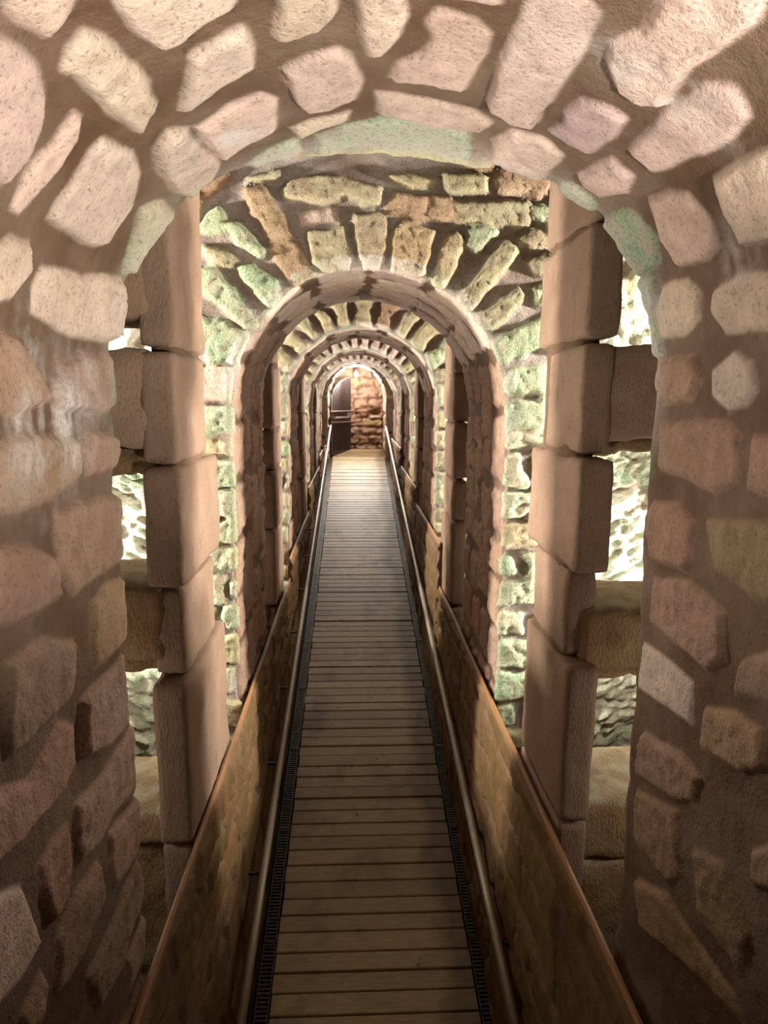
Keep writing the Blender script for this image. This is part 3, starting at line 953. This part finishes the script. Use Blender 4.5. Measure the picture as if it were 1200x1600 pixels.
RW = [(.45, 4.10, -1.18), (4.10, 5.77, -.90), (5.77, 7.72, -.765), (7.72, 9.65, -.57)]
LW = [(.45, 4.35, -1.19), (4.35, 6.26, -1.06), (6.26, 8.35, -.84), (8.35, 10.20, -.71)]
PART = ['long nearest stretch of low stone wall %s of the planks, orange-brown edging', 'second stretch of low wall %s of the planks, one step up', 'third stretch of low wall %s of the planks, past the third arch', 'last short stretch of low wall %s of the planks, near the gate']
for k in range(4):
    low_wall(1, *RW[k], PART[k] % 'right', '')
    low_wall(-1, *LW[k], PART[k] % 'left', '')

# ------------------------------------------------------------------ boardwalk
DXL, DXR = XC - .3805, XC + .419
b = MB()
tone = []
y = 0.9
while y < 10.90:
    w = .0855 * rng.uniform(.93, 1.07)
    dz = rng.normal(0, .0015)
    n0 = b.n
    e = rng.normal(0, .0025, 2)
    b.box(DXL + e[0], DXR + e[1], y + .0035, y + w - .0035, ramp(y) - .03 + dz, ramp(y) + dz, RAMPK + rng.normal(0, .006), y, .003)
    tone += [rng.random()] * (b.n - n0)
    y += w
v = np.concatenate(b.v)
base = W(((DXL + DXR) / 2, 3.0, ramp(3.0)))
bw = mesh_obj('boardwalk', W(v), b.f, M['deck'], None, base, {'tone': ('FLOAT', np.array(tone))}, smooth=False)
tag(bw, 'sloping boardwalk of weathered cross planks running up to the gate', 'boardwalk', None, 'thing')

# ------------------------------------------------------------------ drain gratings: sections on both sides of the planks
def grating(x0, x1, y0, L):
    base = W(((x0 + x1) / 2, y0, ramp(y0)))
    root = empty('drain_grating', base)
    f = MB()
    for a, c in ((x0, x0 + .005), (x1 - .005, x1)):
        f.box(a, c, y0 + .003, y0 + L - .003, ramp(y0) - .022, ramp(y0) - .002, RAMPK, y0)
    for a in (y0 + .003, y0 + L - .009):
        f.box(x0 + .005, x1 - .005, a, a + .006, ramp(a) - .022, ramp(a) - .002, RAMPK, a)
    f.build('frame', M['grate'], root, base)
    g = MB()
    n = int(L / .0165)
    for k in range(1, n):
        a = y0 + L * k / n
        g.box(x0 + .005, x1 - .005, a - .0042, a + .0042, ramp(a) - .018, ramp(a) - .004, RAMPK, a)
    g.build('bars', M['grate'], root, base)
    return root


SEC = .61
for side, x0, x1 in ((-1, DXL - .060, DXL - .006), (1, DXR + .006, DXR + .058)):
    nm = 'left' if side < 0 else 'right'
    proto = None
    k = 0
    yy = 1.28
    while yy + SEC < 10.9:
        if proto is None:
            o = proto = grating(x0, x1, yy, SEC)
        else:
            o = proto.copy()
            COL.objects.link(o)
            o.location = W(((x0 + x1) / 2, yy, ramp(yy)))
            for ch in proto.children:
                c = ch.copy()
                COL.objects.link(c)
                c.parent = o
        n = ['first', 'second', 'third', 'fourth', 'fifth', 'sixth', 'seventh', 'eighth', 'ninth', 'tenth', 'eleventh', 'twelfth', 'thirteenth', 'fourteenth', 'fifteenth', 'sixteenth'][k]
        tag(o, 'dark slotted drain grating along the %s edge of the planks, %s from the near end' % (nm, n), 'drain grating', 'drain gratings on the %s of the boardwalk' % nm)
        yy += SEC
        k += 1

# ------------------------------------------------------------------ handrails
def handrail(x, xw, y0, y1, label, hook):
    z = lambda yv: -2.20 + RAMPK * yv
    base = W((x, y0, z(y0)))
    root = empty('handrail', base)
    tag(root, label, 'handrail', 'metal handrails along the low walls')
    t = MB()
    pts = [(x, yv, z(yv)) for yv in np.linspace(y0, y1, 8)]
    if hook:
        pts += [(x + .004, y1 + .05, z(y1) + .0), (x + .03, y1 + .08, z(y1) - .01)]
    t.tube(pts, .0165, 14)
    t.build('rail', M['rail'], root, base, True)
    yv = y0 + .28 if x < 0 else y0 + .02
    while yv < y1 - .1:
        m = MB()
        s = 1 if xw > x else -1
        m.box(min(x + s * .008, xw + s * .02), max(x + s * .008, xw + s * .02), yv - .005, yv + .005, z(yv) - .016, z(yv) - .006)
        m.box(min(xw - s * .006, xw + s * .02), max(xw - s * .006, xw + s * .02), yv - .014, yv + .014, z(yv) - .03, z(yv) + .01)
        m.build('bracket', M['bracket'], root, base)
        yv += .61
    return root


handrail(-.345, XC - .478, 1.45, 10.45, 'long steel handrail along the left low wall, silvery far end', True)
handrail(.498, XC + .478, 1.40, 10.45, 'long steel handrail along the right low wall', False)

# ------------------------------------------------------------------ iron gate, standing ajar under the last arch
ga, gb = np.array([-.352, 10.40]), np.array([-.048, 10.90])
gd = gb - ga
gl = np.linalg.norm(gd)
gd = gd / gl
gn = np.array([-gd[1], gd[0]])
zg = -.835
base = W((ga[0], ga[1], zg))
gate = empty('metal_gate', base)
tag(gate, 'dark iron gate of upright bars standing ajar at the end of the boardwalk', 'gate')


def gbox(mb, a0, a1, n0, n1, z0, z1a, z1b=None):
    z1b = z1a if z1b is None else z1b
    p = []
    for top in (0, 1):
        for a, n_ in ((a0, n0), (a1, n0), (a1, n1), (a0, n1)):
            q = ga + gd * a + gn * n_
            p.append((q[0], q[1], z0 if not top else (z1a if a == a0 else z1b)))
    mb.add(p, [(3, 2, 1, 0), (4, 5, 6, 7), (0, 1, 5, 4), (1, 2, 6, 5), (2, 3, 7, 6), (3, 0, 4, 7)])


def gtop(a):      # curved head that follows the arch
    x = (ga + gd * a)[0] - .054
    return -.04 + math.sqrt(max(.40 ** 2 - x * x, .0))


fr = MB()
gbox(fr, 0, .035, -.012, .012, zg, gtop(.03))
gbox(fr, gl - .035, gl, -.012, .012, zg, gtop(gl))
gbox(fr, 0, gl, -.012, .012, zg - .035, zg + .02)
na = 10
for k in range(na):
    a0, a1 = .02 + (gl - .04) * k / na, .02 + (gl - .04) * (k + 1) / na
    p = []
    for (a, t) in ((a0, gtop(a0)), (a1, gtop(a1))):
        for n_ in (-.012, .012):
            q = ga + gd * a + gn * n_
            p += [(q[0], q[1], t - .03), (q[0], q[1], t)]
    fr.add(p, [(0, 1, 3, 2), (4, 6, 7, 5), (0, 4, 5, 1), (2, 3, 7, 6), (1, 5, 7, 3), (0, 2, 6, 4)])
fr.build('frame', M['gate'], gate, base)
nb = 11
for k in range(nb):
    m = MB()
    a = .035 + (gl - .07) * (k + .5) / nb
    gbox(m, a - .013, a + .013, -.008, .008, zg + .02, gtop(a) - .02)
    m.build('upright_bar', M['gate'], gate, base)
for zc_ in (-.20, -.37):
    m = MB()
    gbox(m, -.01, gl + .02, -.03, -.014, zc_ - .010, zc_ + .010)
    c = m.build('cross_bar', M['gate_bar'], gate, base)
    c['label'] = 'pale cross bar'
m = MB()
gbox(m, .04, gl - .10, -.06, -.035, -.31, -.285)
gbox(m, gl - .125, gl - .10, -.06, -.012, -.31, -.23)
gbox(m, .04, .07, -.06, -.012, -.31, -.285)
h = m.build('latch', M['gate_bar'], gate, base)
h['label'] = 'pale bent latch bar'

# ------------------------------------------------------------------ bulb at the far end
lb = W((.045, 10.82, .385))
lamp = empty('wall_lamp', lb)
tag(lamp, 'small bare glowing bulb under the crown of the last arch', 'lamp')
m, nt, bs = new_mat('bulb_glow')
bs.inputs['Base Color'].default_value = (1, 1, 1, 1)
bs.inputs['Emission Color'].default_value = (1, .94, .86, 1)
bs.inputs['Emission Strength'].default_value = 90
t = MB()
pr = [(0.0005, -.052), (.018, -.048), (.030, -.034), (.034, -.018), (.030, -.002), (.020, .014), (.013, .024)]
nv_ = 16
vv = [(.045 + r * math.cos(k * 2 * math.pi / nv_), 10.82 + r * math.sin(k * 2 * math.pi / nv_), .385 + z) for r, z in pr for k in range(nv_)]
ff = [(i * nv_ + k, i * nv_ + (k + 1) % nv_, (i + 1) * nv_ + (k + 1) % nv_, (i + 1) * nv_ + k) for i in range(len(pr) - 1) for k in range(nv_)]
t.add(vv, ff)
t.build('bulb', m, lamp, lb, True)
t = MB()
t.tube([(.045, 10.82, .405), (.045, 10.82, .445)], .016, 14)
t.build('lamp_holder', M['lamp_body'], lamp, lb, True)

# ------------------------------------------------------------------ end wall, rough shell of the tunnel
def rough_wall(name, x0, x1, z0, z1, y, d, kinds, amp, facing=-1):
    xs, zs = np.arange(x0, x1 + d, d), np.arange(z0, z1 + d, d)
    g = np.stack(np.meshgrid(xs, zs, indexing='ij'), -1).reshape(-1, 2)
    p = np.stack([g[:, 0], np.full(len(g), y), g[:, 1]], 1)
    sf = Surf(len(p))
    st = courses(x0, x1, z0, z1, (.10, .2), (.16, .36), .03, kinds, .03, .02)
    lay(sf, np.arange(len(p)), g, p, st, hk=1.0)
    hh = sf.h + amp * (np.abs(fbm(p * np.array([6, 6, 11]) + 70, 4)) * 2 - .4)
    # small hollow with a pale lip
    hol = np.exp(-(((p[:, 0] - .36) / .085) ** 2 + ((p[:, 2] + .235) / .045) ** 2) ** 2)
    lip = np.exp(-(((p[:, 0] - .36) / .09) ** 2 + ((p[:, 2] + .305) / .018) ** 2) ** 2)
    hh = hh * (1 - hol) - .12 * hol + .03 * lip
    sf.salt = np.maximum(sf.salt, lip)
    p[:, 1] += facing * hh
    at = {'stone': ('FLOAT', np.maximum(sf.stone, .5)), 'moss': ('FLOAT', sf.moss * .2), 'salt': ('FLOAT', sf.salt), 'col': ('FLOAT_COLOR', sf.col)}
    return structure(mesh_obj(name, W(p), grid_faces(len(xs), len(zs)), M['masonry'], None, W((XC, y, ramp(y))), at))


rough_wall('wall_back', -1.9, 2.0, -1.05, 1.28, 11.10, .018, 'ddy', .05)


def slab(name, x0, x1, y0, y1, z0, z1, mat, slope=0.0):
    q = MB()
    q.box(x0, x1, y0, y1, z0, z1, slope, 0.0)
    return structure(q.build(name, mat, None, W(((x0 + x1) / 2, (y0 + y1) / 2, z0))))


slab('wall_left', XC - 2.0, XC - 1.86, -1.6, 11.2, -3.2, 1.5, M['plain_rock'])
slab('wall_right', XC + 1.86, XC + 2.0, -1.6, 11.2, -3.2, 1.5, M['plain_rock'])
slab('wall_front', XC - 2.0, XC + 2.0, -1.7, -1.6, -3.2, 1.5, M['plain_rock'])
slab('ceiling', XC - 2.0, XC + 2.0, -1.7, 11.2, 1.30, 1.45, M['plain_rock'])
slab('floor', XC - 2.0, XC + 2.0, -1.7, 11.2, RAMP0 - .14, RAMP0 - .034, M['gutter'], RAMPK)

from mathutils import Matrix, Vector

# ------------------------------------------------------------------ lights
def point(name, p, power, color, r=.03):
    l = bpy.data.lights.new(name, 'POINT')
    l.energy = power
    l.color = color
    l.shadow_soft_size = r * S
    o = bpy.data.objects.new(name, l)
    COL.objects.link(o)
    o.location = W(p)
    return o


WARM = (1.0, .95, .86)


def spot(name, p, target, power, color, angle, r=.03):
    l = bpy.data.lights.new(name, 'SPOT')
    l.energy = power
    l.color = color
    l.spot_size = math.radians(angle)
    l.spot_blend = .9
    l.shadow_soft_size = r * S
    o = bpy.data.objects.new(name, l)
    COL.objects.link(o)
    o.location = W(p)
    d = Vector(W(target) - W(p))
    o.rotation_euler = d.to_track_quat('-Z', 'Y').to_euler()
    return o


for i in range(1, 5):
    yn = ARCH_NEAR[i]
    for side in (-1, 1):
        k = LAMP_AND_FILL[i][0 if side < 0 else 1]
        spot('bay_floodlight', (XC + side * 1.68, yn - .26, .32), (XC + side * .30, yn, .28), k[0], WARM, 96, .06)
        spot('bay_floodlight', (XC + side * 1.5, yn - .20, -.66), (XC + side * .50, yn, -.66), k[1], WARM, [0, 78, 110, 130, 145][i], .06)
        # unseen spot added to wash the back edge of the arch in front
        spot('edge_fill_spot', (XC + side * .66, yn - .10, -.20), (XC - side * .36, ARCH_FAR[i - 1] + .15, .12), k[2], WARM, 80, .03)
        spot('arch_fill_spot', (XC + side * .66, yn - .23, -.26), (XC - side * .16, yn + .20, .45), k[6], WARM, 46, .03)  # unseen spot added to brighten the soffit crown
        point('sill_fill', (XC + side * 1.0, yn - .30, -.04), k[4], WARM, .04)  # unseen fill added to brighten the sills and upper openings
        point('sill_fill_low', (XC + side * 1.0, yn - .30, -.80), k[5], WARM, .04)  # same kind of added fill for the lower openings
        point('bay_fill', (XC + side * 1.05, ARCH_FAR[i - 1] + .12, -.85), k[3], WARM, .06)  # unseen fill added to lift the near faces of the blocks
# floodlights of the bay the photographer stands in, aimed up at the nearest vault
spot('floodlight', (XC + .60, -.25, -.40), (XC - .30, 1.0, .72), FLOOD_AND_FILL[0], WARM, 80, .05)
spot('floodlight', (XC - .60, -.25, -.30), (XC + .25, 1.0, .40), FLOOD_AND_FILL[1], WARM, 74, .06)
point('rear_fill', (XC, -1.3, .1), FLOOD_AND_FILL[2], WARM, .25)  # unseen fill added behind the camera for the passage
spot('end_fill_beam', (.045, 10.74, .30), (.05, 5.0, -1.0), FLOOD_AND_FILL[4], (1, .95, .88), 140, .03)  # spot added at the bulb to brighten the ramp and jambs
point('end_lamp_light', (.045, 10.62, .33), FLOOD_AND_FILL[3], (1, .94, .86), .03)

w = bpy.data.worlds.new('World')
bpy.context.scene.world = w
w.use_nodes = True
w.node_tree.nodes['Background'].inputs[0].default_value = (0, 0, 0, 1)
w.node_tree.nodes['Background'].inputs[1].default_value = 0

# ------------------------------------------------------------------ camera
F, CXp, CYp, VX, VY = 1050., 600., 800., 552., 622.
f = np.array([(VX - CXp) / F, -(VY - CYp) / F, 1.0])
f /= np.linalg.norm(f)
r = np.cross([0, 1, 0], f)
r /= np.linalg.norm(r)
up = np.cross(f, r)
Rm = np.stack([r, f, up])           # camera (right, up, forward) -> world
cd = bpy.data.cameras.new('Camera')
cam = bpy.data.objects.new('Camera', cd)
COL.objects.link(cam)
m3 = Matrix(((Rm[0, 0], Rm[0, 1], -Rm[0, 2]), (Rm[1, 0], Rm[1, 1], -Rm[1, 2]), (Rm[2, 0], Rm[2, 1], -Rm[2, 2])))
cam.matrix_world = Matrix.Translation((0, 0, Z0)) @ m3.to_4x4()
cd.sensor_fit = 'VERTICAL'
cd.sensor_height = 32.0
cd.lens = F / 1600 * 32.0
cd.clip_start = .02
bpy.context.scene.camera = cam

vs = bpy.context.scene.view_settings
vs.view_transform = 'Standard'
vs.look = 'None'
vs.gamma = 1
vs.use_curve_mapping = False
vs.exposure = 0.0

bpy.context.scene.cycles.diffuse_bounces = 8
